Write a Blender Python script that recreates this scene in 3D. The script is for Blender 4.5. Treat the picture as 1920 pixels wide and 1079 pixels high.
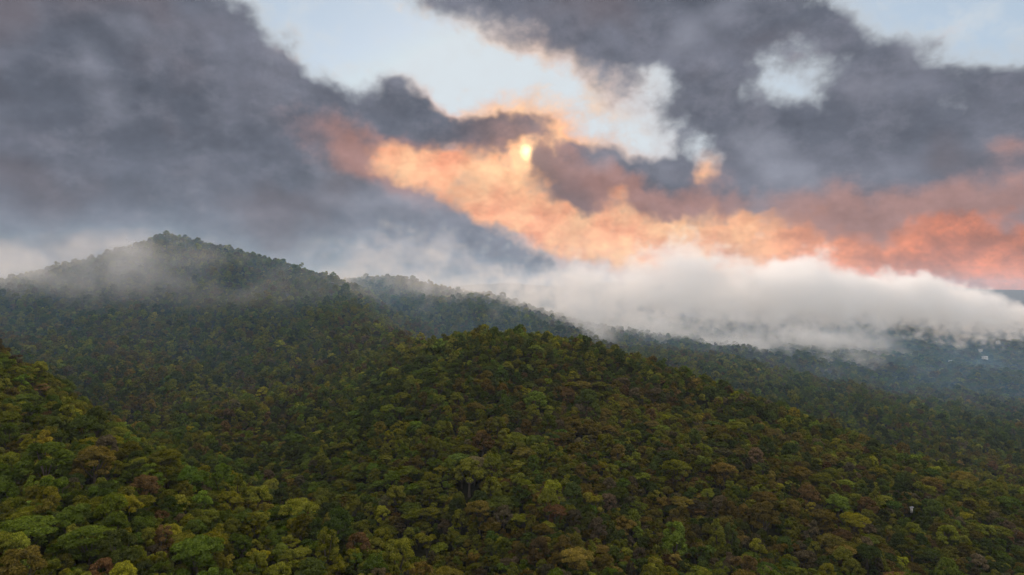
import bpy, math, numpy as np
from mathutils import Vector

R = math.radians
scene = bpy.context.scene
for o in list(bpy.data.objects):
    bpy.data.objects.remove(o)

# ------------------------------------------------------------------ camera
CAM_Z = 300.0
F = 1280.0            # focal length in photograph pixels (photograph 1920 x 1079)
CX, HY = 960.0, 545.0  # principal column, horizon row
cam_d = bpy.data.cameras.new('camera')
cam_d.sensor_width = 36.0
cam_d.lens = 36.0 * F / 1920.0
cam_d.clip_start = 1.0
cam_d.clip_end = 60000.0
cam = bpy.data.objects.new('camera', cam_d)
scene.collection.objects.link(cam)
cam.location = (0, 0, CAM_Z)
cam.rotation_euler = (R(90) + math.atan((HY - 539.5) / F), 0, 0)
scene.camera = cam


def az_el(px, py):
    a = math.atan2(px - CX, F)
    e = math.atan2(HY - py, math.hypot(px - CX, F))
    return a, e


# ------------------------------------------------------------------ node expression helper
class NX:
    """a socket with arithmetic"""
    tree = None

    def __init__(self, sock):
        self.s = sock

    @staticmethod
    def node(kind, **kw):
        n = NX.tree.nodes.new(kind)
        for k, v in kw.items():
            setattr(n, k, v)
        return n

    @staticmethod
    def put(sock, v):
        if isinstance(v, NX):
            NX.tree.links.new(v.s, sock)
        else:
            sock.default_value = v

    @staticmethod
    def math(op, *a, clamp=False):
        n = NX.node('ShaderNodeMath', operation=op, use_clamp=clamp)
        for i, v in enumerate(a):
            NX.put(n.inputs[i], v)
        return NX(n.outputs[0])

    def __add__(self, o): return NX.math('ADD', self, o)
    __radd__ = __add__
    def __sub__(self, o): return NX.math('SUBTRACT', self, o)
    def __rsub__(self, o): return NX.math('SUBTRACT', o, self)
    def __mul__(self, o): return NX.math('MULTIPLY', self, o)
    __rmul__ = __mul__
    def __truediv__(self, o): return NX.math('DIVIDE', self, o)
    def max(self, o): return NX.math('MAXIMUM', self, o)
    def min(self, o): return NX.math('MINIMUM', self, o)
    def pow(self, o): return NX.math('POWER', self, o)

    def smooth(self, a, b, lo=0.0, hi=1.0):
        n = NX.node('ShaderNodeMapRange', interpolation_type='SMOOTHSTEP')
        NX.put(n.inputs[0], self)
        for i, v in enumerate((a, b, lo, hi)):
            n.inputs[1 + i].default_value = v
        return NX(n.outputs[0])


def n_mix(fac, a, b):
    n = NX.node('ShaderNodeMix', data_type='RGBA')
    NX.put(n.inputs[0], fac)
    for i, v in ((6, a), (7, b)):
        NX.put(n.inputs[i], v if isinstance(v, NX) else (v[0], v[1], v[2], 1.0))
    return NX(n.outputs[2])


def n_scale(col, f):
    n = NX.node('ShaderNodeVectorMath', operation='SCALE')
    NX.put(n.inputs[0], col)
    NX.put(n.inputs['Scale'], f)
    return NX(n.outputs[0])


def n_vadd(a, b):
    n = NX.node('ShaderNodeVectorMath', operation='ADD')
    NX.put(n.inputs[0], a)
    NX.put(n.inputs[1], b)
    return NX(n.outputs[0])


def n_vmul(a, b):
    n = NX.node('ShaderNodeVectorMath', operation='MULTIPLY')
    NX.put(n.inputs[0], a)
    NX.put(n.inputs[1], b)
    return NX(n.outputs[0])


def n_noise(vec, scale, detail=5.0, rough=0.55, lac=2.0, color=False, dist=0.0):
    n = NX.node('ShaderNodeTexNoise', noise_dimensions='3D')
    NX.put(n.inputs['Vector'], vec)
    n.inputs['Scale'].default_value = scale
    n.inputs['Detail'].default_value = detail
    n.inputs['Roughness'].default_value = rough
    n.inputs['Lacunarity'].default_value = lac
    n.inputs['Distortion'].default_value = dist
    return NX(n.outputs['Color' if color else 'Fac'])


def n_rgb(c):
    n = NX.node('ShaderNodeRGB')
    n.outputs[0].default_value = (c[0], c[1], c[2], 1)
    return NX(n.outputs[0])


def lin(r, g, b):
    f = lambda v: ((v / 255 + 0.055) / 1.055) ** 2.4 if v > 10 else v / 255 / 12.92
    return (f(r), f(g), f(b))


# ------------------------------------------------------------------ world: evening sky with a deck of cloud
SUN_AZ, SUN_EL = az_el(985, 285)
world = bpy.data.worlds.new('World')
scene.world = world
world.use_nodes = True
NX.tree = world.node_tree
NX.tree.nodes.clear()
tc = NX.node('ShaderNodeTexCoord')
DIR = NX(tc.outputs['Generated'])
sep = NX.node('ShaderNodeSeparateXYZ')
NX.put(sep.inputs[0], DIR)
sx, sy, sz = (NX(s) for s in sep.outputs)
az = NX.math('ARCTAN2', sx, sy)
el = NX.math('ARCSINE', sz)
cmb = NX.node('ShaderNodeCombineXYZ')
NX.put(cmb.inputs[0], az)
NX.put(cmb.inputs[1], el)
AE = NX(cmb.outputs[0])
# cloud outlines wander: warp of the sky coordinates
w1 = n_noise(DIR, 5.0, 1.0, 0.5, color=True)
w2 = n_noise(DIR, 15.0, 3.0, 0.6, color=True)
half = n_rgb((0.5, 0.5, 0.5))
def vsub(a, b):
    n = NX.node('ShaderNodeVectorMath', operation='SUBTRACT')
    NX.put(n.inputs[0], a); NX.put(n.inputs[1], b)
    return NX(n.outputs[0])
AEW = n_vadd(AE, n_vadd(n_scale(vsub(w1, half), 0.070), n_scale(vsub(w2, half), 0.075)))


def blob(px, py, rx, ry, rot=0.0, w=1.0, vec=None):
    """a soft bank of cloud centred on one sky direction, radii in degrees-like units of the lens"""
    a, e = az_el(px, py)
    m = NX.node('ShaderNodeMapping', vector_type='TEXTURE')
    NX.put(m.inputs['Vector'], vec or AEW)
    m.inputs['Location'].default_value = (a, e, 0)
    m.inputs['Rotation'].default_value = (0, 0, R(rot))
    m.inputs['Scale'].default_value = (rx / F, ry / F, 1)
    g = NX.node('ShaderNodeTexGradient', gradient_type='SPHERICAL')
    NX.put(g.inputs[0], NX(m.outputs[0]))
    v = NX(g.outputs['Fac'])
    return v * w if w != 1.0 else v


def blobs(lst):
    acc = None
    for b in lst:
        v = blob(*b)
        acc = v if acc is None else acc + v
    return acc


# banks of grey cloud: (column, row, half width, half height, tilt, weight)
GREY = [
    (60, 120, 580, 440, -4, 2.2), (-500, 250, 700, 560, 0, 2.4), (950, -260, 1300, 260, 0, 1.2), (200, 500, 1000, 380, -8, 2.2), (430, 235, 250, 190, -25, 1.6),
    (570, 235, 150, 110, -10, 1.0), (420, 20, 120, 90, 0, 0.5),
    (770, 240, 175, 85, -4, 1.75), (760, 170, 90, 70, 0, 1.35), (900, 255, 170, 60, -6, 1.2),
    (995, 245, 95, 40, 8, 1.0), (870, 335, 90, 50, 0, 0.35),
    (1000, 10, 470, 130, -10, 1.5), (1330, 90, 360, 260, -38, 1.9), (1130, 322, 205, 90, -14, 1.5),
    (1480, 300, 520, 130, 0, 1.7), (1840, 230, 400, 230, 18, 1.7), (1720, 70, 240, 90, 35, 0.5),
    (1560, 50, 260, 140, 0, 0.9), (1350, 345, 420, 62, 0, 0.9), (1850, 350, 320, 60, 0, 0.9),
    (620, 440, 520, 180, -20, 1.8), (880, 530, 420, 130, -8, 1.7), (1560, 435, 170, 34, 0, 0.7), (1915, 455, 70, 35, 0, 0.5),
]
GAPS = [
    (660, 70, 300, 130, -12, -1.3), (930, 165, 230, 70, -16, -0.9), (1440, 120, 110, 90, -30, -0.8), (1500, 185, 130, 85, -25, -0.85), (1575, 165, 80, 50, 20, -0.5),
    (1225, 142, 62, 46, 20, -1.25), (1790, 20, 190, 95, -12, -1.5), (1325, 305, 60, 90, 10, -1.75),
    (1165, 345, 48, 60, 20, -1.4), (1775, 225, 80, 55, 15, -0.9), (1200, 245, 120, 60, 0, -1.2), (1050, 255, 70, 40, 0, -0.9),
    (1190, 425, 300, 60, -8, -0.6), (720, 302, 170, 45, -20, -0.65), (1760, 475, 380, 60, 0, -0.35), (990, 287, 36, 30, 0, -0.95), (1895, 280, 40, 22, 0, -0.8), (620, 240, 60, 60, 0, -0.3),
]
big = n_noise(n_vmul(DIR, (1.0, 1.0, 1.7)), 4.2, 6.0, 0.58)
fine = n_noise(n_vmul(DIR, (1.0, 1.0, 1.35)), 16.0, 5.0, 0.64)
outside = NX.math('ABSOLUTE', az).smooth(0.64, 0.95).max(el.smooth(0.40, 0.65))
dens = blobs(GREY) + blobs(GAPS)
heavy = sx.smooth(0.05, -0.45) * outside
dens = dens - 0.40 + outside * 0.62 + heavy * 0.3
dens = dens + (big - 0.5) * 1.8 + (fine - 0.5) * 1.6
# relief: how the density changes towards the sun shows billows as lit and shaded sides
off = n_vadd(DIR, (0.010, 0.0, 0.016))
fine_s = n_noise(n_vmul(off, (1.0, 1.0, 1.35)), 16.0, 4.0, 0.60)
big_s = n_noise(n_vmul(n_vadd(DIR, (0.02, 0.0, 0.035)), (1.0, 1.0, 1.7)), 4.2, 3.0, 0.58)
relief = (fine - fine_s) * 1.6 + (big - big_s) * 1.2
alpha = (dens * (big * 2.6 - 0.2)).smooth(-0.55, 0.52)
thick = dens.smooth(-0.05, 0.95)

# sun-lit low cloud, orange below and around the sun
ORANGE = [
    (1000, 290, 260, 120, -10, 1.3), (680, 285, 200, 70, -18, 1.6), (800, 345, 190, 70, -18, 1.5),
    (1140, 405, 400, 110, -12, 2.4), (1350, 425, 330, 90, -4, 1.2), (1700, 455, 440, 120, 0, 2.0),
    (1900, 480, 320, 150, 0, 1.6), (1325, 320, 60, 80, 0, 1.0), (1155, 355, 60, 70, 0, 1.0), (1895, 280, 60, 40, 0, 1.0),
]
orng0 = blobs(ORANGE) + (big - 0.5) * 1.0 + (fine - 0.5) * 1.3
orng = orng0.smooth(0.10, 0.95)
low = el.smooth(0.22, 0.04)

sky = NX.node('ShaderNodeTexSky', sky_type='NISHITA')
sky.sun_disc = False
sky.sun_elevation = SUN_EL
sky.sun_rotation = SUN_AZ
sky.altitude = 1400.0
sky.air_density = 1.0
sky.dust_density = 1.0
sky.ozone_density = 1.6
mn = NX.node('ShaderNodeVectorMath', operation='MINIMUM')
NX.put(mn.inputs[0], n_scale(NX(sky.outputs[0]), 0.13))
mn.inputs[1].default_value = (0.74, 0.79, 0.83)
clear = n_mix(0.5, NX(mn.outputs[0]), lin(212, 223, 230))
clear = n_mix(fine.smooth(0.42, 0.70) * 0.55, clear, lin(214, 219, 223))
# nearness to the sun
sunprox = blob(985, 285, 790, 790)
sun_here = blob(987, 287, 120, 120, vec=n_vadd(AE, n_scale(vsub(w2, half), 0.018)))

# colours of the lit cloud: yellow by the sun, salmon further out, brick far to the side
tex = (fine * 0.65 + big * 0.35)
far_or = n_mix(tex.smooth(0.36, 0.68), lin(188, 118, 96), lin(255, 146, 98))
near_or = n_mix(tex.smooth(0.25, 0.70), lin(250, 158, 122), lin(255, 208, 160))
lit_or = n_scale(n_mix(sunprox.smooth(0.10, 0.62), far_or, near_or), 1.0 + relief * 0.6)
pinkgrey = n_mix(big.smooth(0.35, 0.65), lin(176, 112, 94), lin(206, 134, 108))
behind = n_mix(orng * 0.97, n_mix(low * 0.9, clear, pinkgrey), lit_or)
# thick cloud: slate and violet greys, unevenly thick
core = n_mix(big.smooth(0.36, 0.64), lin(92, 97, 110), lin(114, 117, 130))
core = n_mix(fine.smooth(0.46, 0.72) * 0.3, core, lin(134, 134, 145))
core = n_mix(orng0.smooth(0.3, 1.5) * 0.5, core, lin(200, 138, 116))
sw = NX.node('ShaderNodeSeparateXYZ')
NX.put(sw.inputs[0], n_noise(n_vmul(DIR, (1.0, 1.0, 1.3)), 6.5, 2.0, 0.5, color=True))
core = n_mix(NX(sw.outputs[0]).smooth(0.50, 0.72) * 0.75, core, lin(140, 143, 156))
core = n_mix(NX(sw.outputs[1]).smooth(0.50, 0.70) * 0.60, core, lin(106, 98, 104))
core = n_scale(core, 1.0 + relief * 0.40)
# thin cloud: pale grey beside the heavy banks, brightened out of view as added light on the forest
thin_fill_col = n_mix(outside, lin(196, 203, 210), (1.75, 1.63, 1.53))
edge = n_mix(orng.max(sunprox.smooth(0.60, 0.95) * 0.8), thin_fill_col, lit_or)
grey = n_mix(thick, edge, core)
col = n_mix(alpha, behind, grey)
# the sun behind torn cloud
veil = 1.0 - dens.smooth(0.0, 0.8) * 0.85
glow = sun_here.smooth(0.86, 0.985) * 1.3 * (0.45 + 0.55 * veil) + sun_here.pow(1.6) * 0.40 * veil
col = n_vadd(col, n_scale(n_rgb((1.0, 0.74, 0.34)), glow))
bg = NX.node('ShaderNodeBackground')
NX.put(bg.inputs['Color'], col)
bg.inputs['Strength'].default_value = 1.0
wo = NX.node('ShaderNodeOutputWorld')
NX.tree.links.new(bg.outputs[0], wo.inputs['Surface'])
world.cycles.sampling_method = 'MANUAL'
world.cycles.sample_map_resolution = 512

# ------------------------------------------------------------------ sun (veiled by cloud) and exposure
sun_d = bpy.data.lights.new('sun', 'SUN')
sun_d.energy = 3.6
sun_d.angle = R(14)
sun_d.color = (1.0, 0.77, 0.60)
sun = bpy.data.objects.new('sun', sun_d)
scene.collection.objects.link(sun)
sun.rotation_euler = Vector((math.sin(SUN_AZ) * math.cos(SUN_EL), math.cos(SUN_AZ) * math.cos(SUN_EL), math.sin(SUN_EL))).to_track_quat('Z', 'Y').to_euler()
scene.view_settings.view_transform = 'Standard'
scene.view_settings.look = 'None'
scene.view_settings.exposure = 0.0
scene.view_settings.gamma = 1.0
scene.cycles.use_denoising = True
scene.cycles.max_bounces = 12
scene.cycles.diffuse_bounces = 2
scene.cycles.transmission_bounces = 3
scene.cycles.volume_bounces = 10
scene.cycles.volume_step_rate = 4.0
scene.cycles.volume_max_steps = 256
scene.cycles.use_adaptive_sampling = True
scene.cycles.adaptive_threshold = 0.03
scene.cycles.time_limit = 1000
#STOP_SKY

rng = np.random.default_rng(11)
# ------------------------------------------------------------------ terrain
# canopy heights read off the photograph: (column, row, depth in metres)
PTS = [
    # near spur
    (-150, 1079, 185), (0, 1079, 190), (150, 1079, 198), (350, 1079, 215), (550, 1079, 235), (760, 1072, 262),
    (-150, 950, 240), (0, 960, 238), (150, 960, 244), (350, 965, 262), (500, 965, 280), (620, 995, 278),
    (0, 850, 300), (150, 850, 312), (300, 872, 330), (400, 905, 322), (0, 760, 380), (120, 775, 378), (215, 828, 350),
    (0, 690, 455), (60, 705, 440), (0, 665, 480), (-150, 630, 510),
    # ravine behind the spur
    (150, 752, 640), (300, 822, 562), (450, 922, 450), (600, 1008, 388), (720, 1078, 340), (850, 1150, 295), (0, 695, 700), (230, 845, 450), (330, 905, 410), (470, 985, 365), (80, 775, 550),
    # tall mountain
    (0, 640, 820), (0, 565, 1000), (150, 560, 1080), (300, 705, 720), (300, 620, 900), (300, 540, 1080), (220, 470, 1222), (120, 497, 1235), (30, 520, 1240),
    (310, 446, 1220), (270, 458, 1228), (352, 455, 1205), (400, 468, 1180), (450, 770, 600), (450, 650, 850), (450, 560, 1020), (480, 497, 1130), (580, 524, 1050),
    (560, 600, 900), (600, 720, 690), (600, 820, 560), (640, 572, 950), (700, 615, 870), (750, 632, 820),
    # middle hill
    (800, 636, 765), (880, 620, 720), (950, 618, 700), (1040, 630, 690), (1120, 646, 680), (1250, 690, 660), (1400, 747, 630),
    (1500, 790, 600), (1600, 834, 570), (1760, 892, 520), (1920, 957, 480), (2150, 1060, 430),
    (700, 770, 545), (850, 715, 580), (1000, 720, 570), (1150, 750, 560), (1000, 850, 445), (1200, 850, 450), (1400, 865, 455),
    (1000, 960, 362), (1200, 980, 370), (1450, 960, 400), (1650, 940, 440), (850, 900, 405), (1000, 1079, 300), (1250, 1079, 312),
    (1500, 1079, 330), (1750, 1060, 370), (1920, 1079, 370), (740, 910, 420), (1300, 760, 590), (1500, 850, 520),
    # right-hand valley
    (1920, 905, 740), (1920, 800, 1000), (1750, 800, 900), (1600, 800, 820), (1920, 740, 1300), (1700, 730, 1250), (1500, 722, 1080),
    (1350, 692, 1000), (1400, 652, 1400), (1600, 660, 1700), (1800, 662, 2100), (1920, 640, 2600), (1750, 622, 2600), (1500, 612, 2200),
    (2300, 760, 1300), (2300, 660, 2400),
    # ridge behind in the mist
    (640, 530, 1450), (740, 524, 1500), (830, 545, 1550), (930, 555, 1600), (1050, 598, 1650), (1150, 625, 1700),
    (800, 600, 1200), (950, 600, 1250), (1100, 632, 1250),
    (60, 545, 1500), (-250, 530, 1600), (-300, 520, 1200), (-300, 640, 800),
]
WP = [((px - CX) / F * d, d, CAM_Z + (HY - py) / F * d) for px, py, d in PTS]
WP += [  # unseen ground: back slopes, behind the camera, far country
    (-5, 860, 212), (110, 850, 190), (260, 850, 150), (420, 760, 112), (520, 650, 92), (600, 560, 95), (-140, 1000, 225), (-640, 1420, 320), (-500, 1350, 290),
    (-300, 2000, 250), (-900, 2000, 300), (-1700, 1500, 330), (-2200, 2600, 200), (300, 2300, 190), (-1500, 3300, 130),
    (0, 3400, 120), (1500, 3500, 95), (3000, 3000, 90), (-3200, 3400, 140), (2500, 1200, 80), (2500, 200, 110), (1200, 200, 140), (700, 250, 140),
    (0, 40, 170), (-500, 100, 235), (-1300, 300, 280), (-1500, 900, 300), (0, -600, 160), (-1500, -700, 240), (1500, -700, 150), (600, -100, 150), (-160, 80, 215), (250, 100, 160),
]
WP = np.array(WP)
SC = 1000.0


def tps_u(r2):
    return 0.5 * r2 * np.log(r2 + 1e-9)


A = WP[:, :2] / SC
n = len(A)
K = tps_u(((A[:, None] - A[None]) ** 2).sum(-1)) + np.eye(n) * 2e-5
Pm = np.c_[np.ones(n), A]
M = np.zeros((n + 3, n + 3))
M[:n, :n] = K
M[:n, n:] = Pm
M[n:, :n] = Pm.T
SOL = np.linalg.solve(M, np.r_[WP[:, 2], 0, 0, 0])


class VNoise:
    """smooth value noise on a periodic lattice"""
    def __init__(self, seed, size=256):
        self.t = np.random.default_rng(seed).uniform(-1, 1, (size, size))
        self.n = size

    def __call__(self, x, y):
        xi, yi = np.floor(x).astype(int), np.floor(y).astype(int)
        fx, fy = x - xi, y - yi
        fx, fy = fx * fx * fx * (fx * (fx * 6 - 15) + 10), fy * fy * fy * (fy * (fy * 6 - 15) + 10)
        t, m = self.t, self.n
        a, b = t[xi % m, yi % m], t[(xi + 1) % m, yi % m]
        c, d = t[xi % m, (yi + 1) % m], t[(xi + 1) % m, (yi + 1) % m]
        return (a * (1 - fx) + b * fx) * (1 - fy) + (c * (1 - fx) + d * fx) * fy


VN = VNoise(5)


def fbm(x, y, oct=4):
    s, a = 0.0, 1.0
    for k in range(oct):
        s = s + a * VN(x * 2 ** k + 17.3 * k, y * 2 ** k + 9.1 * k)
        a *= 0.5
    return s


def canopy(x, y):
    """height of the forest canopy"""
    x, y = np.asarray(x, float), np.asarray(y, float)
    sh = x.shape
    x, y = x.ravel(), y.ravel()
    out = np.empty_like(x)
    for i in range(0, len(x), 20000):
        q = np.c_[x[i:i + 20000], y[i:i + 20000]] / SC
        d2 = ((q[:, None, :] - A[None]) ** 2).sum(-1)
        out[i:i + 20000] = tps_u(d2) @ SOL[:n] + SOL[n] + q @ SOL[n + 1:]
    d = np.hypot(x, y)
    # small gullies and knolls, growing with distance
    amp = np.clip((d - 150) / 900, 0.12, 1.0)
    out += amp * (9.0 * fbm(x / 260 + 3, y / 260, 3) + 3.0 * fbm(x / 70, y / 70, 2))
    # far country and the far range
    w = np.clip((np.hypot(x, y - 800) - 2700) / 1300, 0, 1)
    w = w * w * (3 - 2 * w)
    far = 95 + 22 * fbm(x / 900, y / 900, 3)
    rng_h = np.exp(-((y - 17000) / 1500) ** 2) * (330 + 120 * fbm(x / 2900 + 8, y / 5000, 4) - 130 / (1 + np.exp(-(x - 12000) / 350)))
    far = far + rng_h
    return (out * (1 - w) + far * w).reshape(sh)


TREE_H = 8.5


def ground_z(x, y):
    return canopy(x, y) - TREE_H


def new_obj(name, me, parent=None):
    o = bpy.data.objects.new(name, me)
    scene.collection.objects.link(o)
    if parent is not None:
        o.parent = parent
    return o


def tag(o, label=None, category=None, group=None, kind=None):
    if label: o['label'] = label
    if category: o['category'] = category
    if group: o['group'] = group
    if kind: o['kind'] = kind
    return o


def mat_new(name):
    m = bpy.data.materials.new(name)
    m.use_nodes = True
    NX.tree = m.node_tree
    m.node_tree.nodes.clear()
    return m


def mesh_np(name, verts, loops, sizes, mat=None, attrs=None, smooth=False):
    """mesh from flat arrays (loops = vertex indices, sizes = corners per face)"""
    me = bpy.data.meshes.new(name)
    verts = np.asarray(verts, np.float32)
    loops = np.asarray(loops, np.int32)
    sizes = np.asarray(sizes, np.int32)
    me.vertices.add(len(verts))
    me.vertices.foreach_set('co', verts.ravel())
    me.loops.add(len(loops))
    me.loops.foreach_set('vertex_index', loops)
    me.polygons.add(len(sizes))
    me.polygons.foreach_set('loop_start', np.r_[0, np.cumsum(sizes)[:-1]].astype(np.int32))
    me.polygons.foreach_set('loop_total', sizes)
    for k, v in (attrs or {}).items():
        a = me.attributes.new(k, 'FLOAT', 'POINT')
        a.data.foreach_set('value', np.asarray(v, np.float32))
    if mat: me.materials.append(mat)
    me.update(calc_edges=True)
    if smooth:
        me.polygons.foreach_set('use_smooth', np.ones(len(sizes), bool))
    return me


# forest floor material
m_floor = mat_new('forest_floor')
tcn = NX.node('ShaderNodeTexCoord')
pos = NX(tcn.outputs['Object'])
cfl = n_mix(n_noise(pos, 0.08, 6.0), (0.012, 0.015, 0.006), (0.035, 0.032, 0.014))
b = NX.node('ShaderNodeBsdfDiffuse')
NX.put(b.inputs['Color'], cfl)
mo = NX.node('ShaderNodeOutputMaterial')
NX.tree.links.new(b.outputs[0], mo.inputs['Surface'])


def axis(lo, hi, fine_lo, fine_hi, step, grow=1.13):
    v = list(np.arange(fine_lo, fine_hi + 1, step))
    s = step
    while v[-1] < hi:
        s *= grow; v.append(min(hi, v[-1] + s))
    s = step
    while v[0] > lo:
        s *= grow; v.insert(0, max(lo, v[0] - s))
    return np.array(v)


gx = axis(-18000, 18000, -1700, 2100, 16)
gy = axis(-4000, 20000, -100, 2900, 16)
GX, GY = np.meshgrid(gx, gy)
GZ = ground_z(GX, GY)
nx_, ny_ = len(gx), len(gy)
ii = np.arange(nx_ * ny_).reshape(ny_, nx_)
quads = np.stack([ii[:-1, :-1], ii[:-1, 1:], ii[1:, 1:], ii[1:, :-1]], -1).reshape(-1, 4)
terrain = new_obj('terrain', mesh_np('terrain', np.c_[GX.ravel(), GY.ravel(), GZ.ravel()], quads.ravel(), np.full(len(quads), 4), m_floor, smooth=True))
tag(terrain, 'forested mountain slopes, ravine and valley under the trees', 'terrain', kind='structure')

# ------------------------------------------------------------------ tree materials
def leaf_material():
    m = mat_new('leaves')
    at = NX.node('ShaderNodeAttribute', attribute_type='INSTANCER', attribute_name='tint')
    tint = NX(at.outputs['Color'])
    lv = NX(NX.node('ShaderNodeAttribute', attribute_type='GEOMETRY', attribute_name='leaf_tone').outputs['Fac'])
    lc = n_mix(lv, (0.40, 0.44, 0.36), (1.65, 1.55, 1.4))
    c = n_vmul(tint, lc)
    d1 = NX.node('ShaderNodeBsdfDiffuse')
    NX.put(d1.inputs['Color'], c)
    t1 = NX.node('ShaderNodeBsdfTranslucent')
    NX.put(t1.inputs['Color'], n_vmul(c, (1.1, 1.15, 0.6)))
    mx = NX.node('ShaderNodeMixShader')
    mx.inputs[0].default_value = 0.38
    NX.tree.links.new(d1.outputs[0], mx.inputs[1])
    NX.tree.links.new(t1.outputs[0], mx.inputs[2])
    o = NX.node('ShaderNodeOutputMaterial')
    NX.tree.links.new(mx.outputs[0], o.inputs['Surface'])
    return m


def bark_material():
    m = mat_new('bark')
    p = NX(NX.node('ShaderNodeTexCoord').outputs['Object'])
    c = n_mix(n_noise(p, 1.5, 5.0), (0.05, 0.042, 0.03), (0.15, 0.13, 0.105))
    d1 = NX.node('ShaderNodeBsdfDiffuse')
    NX.put(d1.inputs['Color'], c)
    o = NX.node('ShaderNodeOutputMaterial')
    NX.tree.links.new(d1.outputs[0], o.inputs['Surface'])
    return m


M_LEAF, M_BARK = leaf_material(), bark_material()

# ------------------------------------------------------------------ tree meshes
def ico():
    t = (1 + 5 ** 0.5) / 2
    v = np.array([(-1, t, 0), (1, t, 0), (-1, -t, 0), (1, -t, 0), (0, -1, t), (0, 1, t), (0, -1, -t), (0, 1, -t), (t, 0, -1), (t, 0, 1), (-t, 0, -1), (-t, 0, 1)], float)
    f = np.array([(0, 11, 5), (0, 5, 1), (0, 1, 7), (0, 7, 10), (0, 10, 11), (1, 5, 9), (5, 11, 4), (11, 10, 2), (10, 7, 6), (7, 1, 8), (3, 9, 4), (3, 4, 2), (3, 2, 6), (3, 6, 8), (3, 8, 9), (4, 9, 5), (2, 4, 11), (6, 2, 10), (8, 6, 7), (9, 8, 1)])
    return v / np.linalg.norm(v[0]), f


ICO_V, ICO_F = ico()


def unit(v):
    return v / (np.linalg.norm(v, axis=-1, keepdims=True) + 1e-9)


def clumps_for(style, r):
    """list of (centre, radii) lobes of one crown; crown about 5 m in radius, trunk foot at z = 0"""
    c = []
    if style == 'round':
        for k in range(46):
            u = unit(r.normal(size=3)); u[2] = u[2] if u[2] > -0.55 else -u[2]
            s = r.uniform(0.75, 1.5) * (0.85 if u[2] < 0 else 1)
            c.append((u * (4.0, 4.0, 4.9) * r.uniform(0.76, 1.0) + (0, 0, 8.3), (s, s, s * 0.82)))
    elif style == 'umbrella':
        for k in range(34):
            a, q = r.uniform(0, 6.28), math.sqrt(r.uniform(0.0, 1)) * 6.2
            s = r.uniform(1.0, 1.8)
            c.append((np.array((q * math.cos(a), q * math.sin(a), 13.0 - 0.065 * q * q + r.normal() * 0.25)), (s * 1.3, s * 1.3, s * 0.48)))
    elif style == 'tall':
        for k in range(44):
            h = r.uniform(0, 1); w = 2.7 * math.sin(min(1, (1 - h) * 1.35 + 0.18) * 1.57)
            a = r.uniform(0, 6.28); s = r.uniform(0.65, 1.25)
            c.append((np.array((w * math.cos(a), w * math.sin(a), 2.0 + h * 13.0)), (s, s, s * 1.05)))
    elif style == 'lobed':
        for j in range(7):
            a = j * 0.9 + r.uniform(-.4, .4); q = r.uniform(1.2, 3.3); hz = r.uniform(5.5, 12.2)
            for k in range(8):
                u = unit(r.normal(size=3)); u[2] = abs(u[2]) - 0.25
                s = r.uniform(0.65, 1.2)
                c.append((np.array((q * math.cos(a), q * math.sin(a), hz)) + u * 1.75, (s, s, s * 0.8)))
    elif style == 'open':
        for j in range(20):
            u = unit(r.normal(size=3)); u[2] = abs(u[2]) * 1.1 - 0.25
            s = r.uniform(0.65, 1.2)
            c.append((u * (4.6, 4.6, 4.6) * r.uniform(0.55, 1.0) + (0, 0, 8.6), (s * 1.2, s * 1.2, s * 0.6)))
    if style == 'umbrella':
        for k in range(10):      # lower storey under the wide roof
            a, q = r.uniform(0, 6.28), r.uniform(1.0, 3.8); s = r.uniform(0.8, 1.4)
            c.append((np.array((q * math.cos(a), q * math.sin(a), r.uniform(5.5, 9.5))), (s * 1.1, s * 1.1, s * 0.7)))
    return c


def crown_mesh(name, style, seed, n_leaf, leaf):
    r = np.random.default_rng(seed)
    cl = clumps_for(style, r)
    V, L, Z, T = [], [], [], []
    off = 0
    area = np.array([s[0] * s[0] for _, s in cl]); share = area / area.sum()
    zs = np.array([c[2] for c, _ in cl])
    for (c, s), sh in zip(cl, share):
        tone = r.uniform(0.3, 0.7)
        s = np.array(s)
        # opaque core of the lobe, darker than its leaves
        cv = ICO_V * s * 0.74 * r.uniform(0.85, 1.1, (12, 1)) + c
        V.append(cv); L.append((ICO_F + off).ravel()); Z.append(np.full(20, 3)); T.append(np.full(12, tone * 0.35)); off += 12
        k = max(12, int(n_leaf * sh))
        u = unit(r.normal(size=(k, 3)))
        u[:, 2] = np.where(u[:, 2] < -0.35, -u[:, 2], u[:, 2])
        p = c + u * s * r.uniform(0.72, 1.12, (k, 1))
        nrm = unit(u * 0.9 + r.normal(size=(k, 3)) * 0.55 + (0, 0, 0.5))
        t1 = unit(np.cross(nrm, r.normal(size=(k, 3))))
        t2 = np.cross(nrm, t1)
        ln = leaf * r.uniform(0.6, 1.45, (k, 1)); wd = ln * r.uniform(0.45, 0.8, (k, 1))
        q = np.stack([p - t1 * ln * 0.6, p + t2 * wd * 0.5 - nrm * ln * 0.12, p + t1 * ln * 0.6, p - t2 * wd * 0.5 - nrm * ln * 0.12], 1)
        V.append(q.reshape(-1, 3)); L.append(np.arange(off, off + 4 * k)); Z.append(np.full(k, 4))
        T.append(np.repeat(np.clip(tone + r.normal(size=k) * 0.22, 0, 1), 4)); off += 4 * k
    me = mesh_np(name, np.concatenate(V), np.concatenate(L), np.concatenate(Z), M_LEAF, {'leaf_tone': np.concatenate(T)})
    return me, cl


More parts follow.
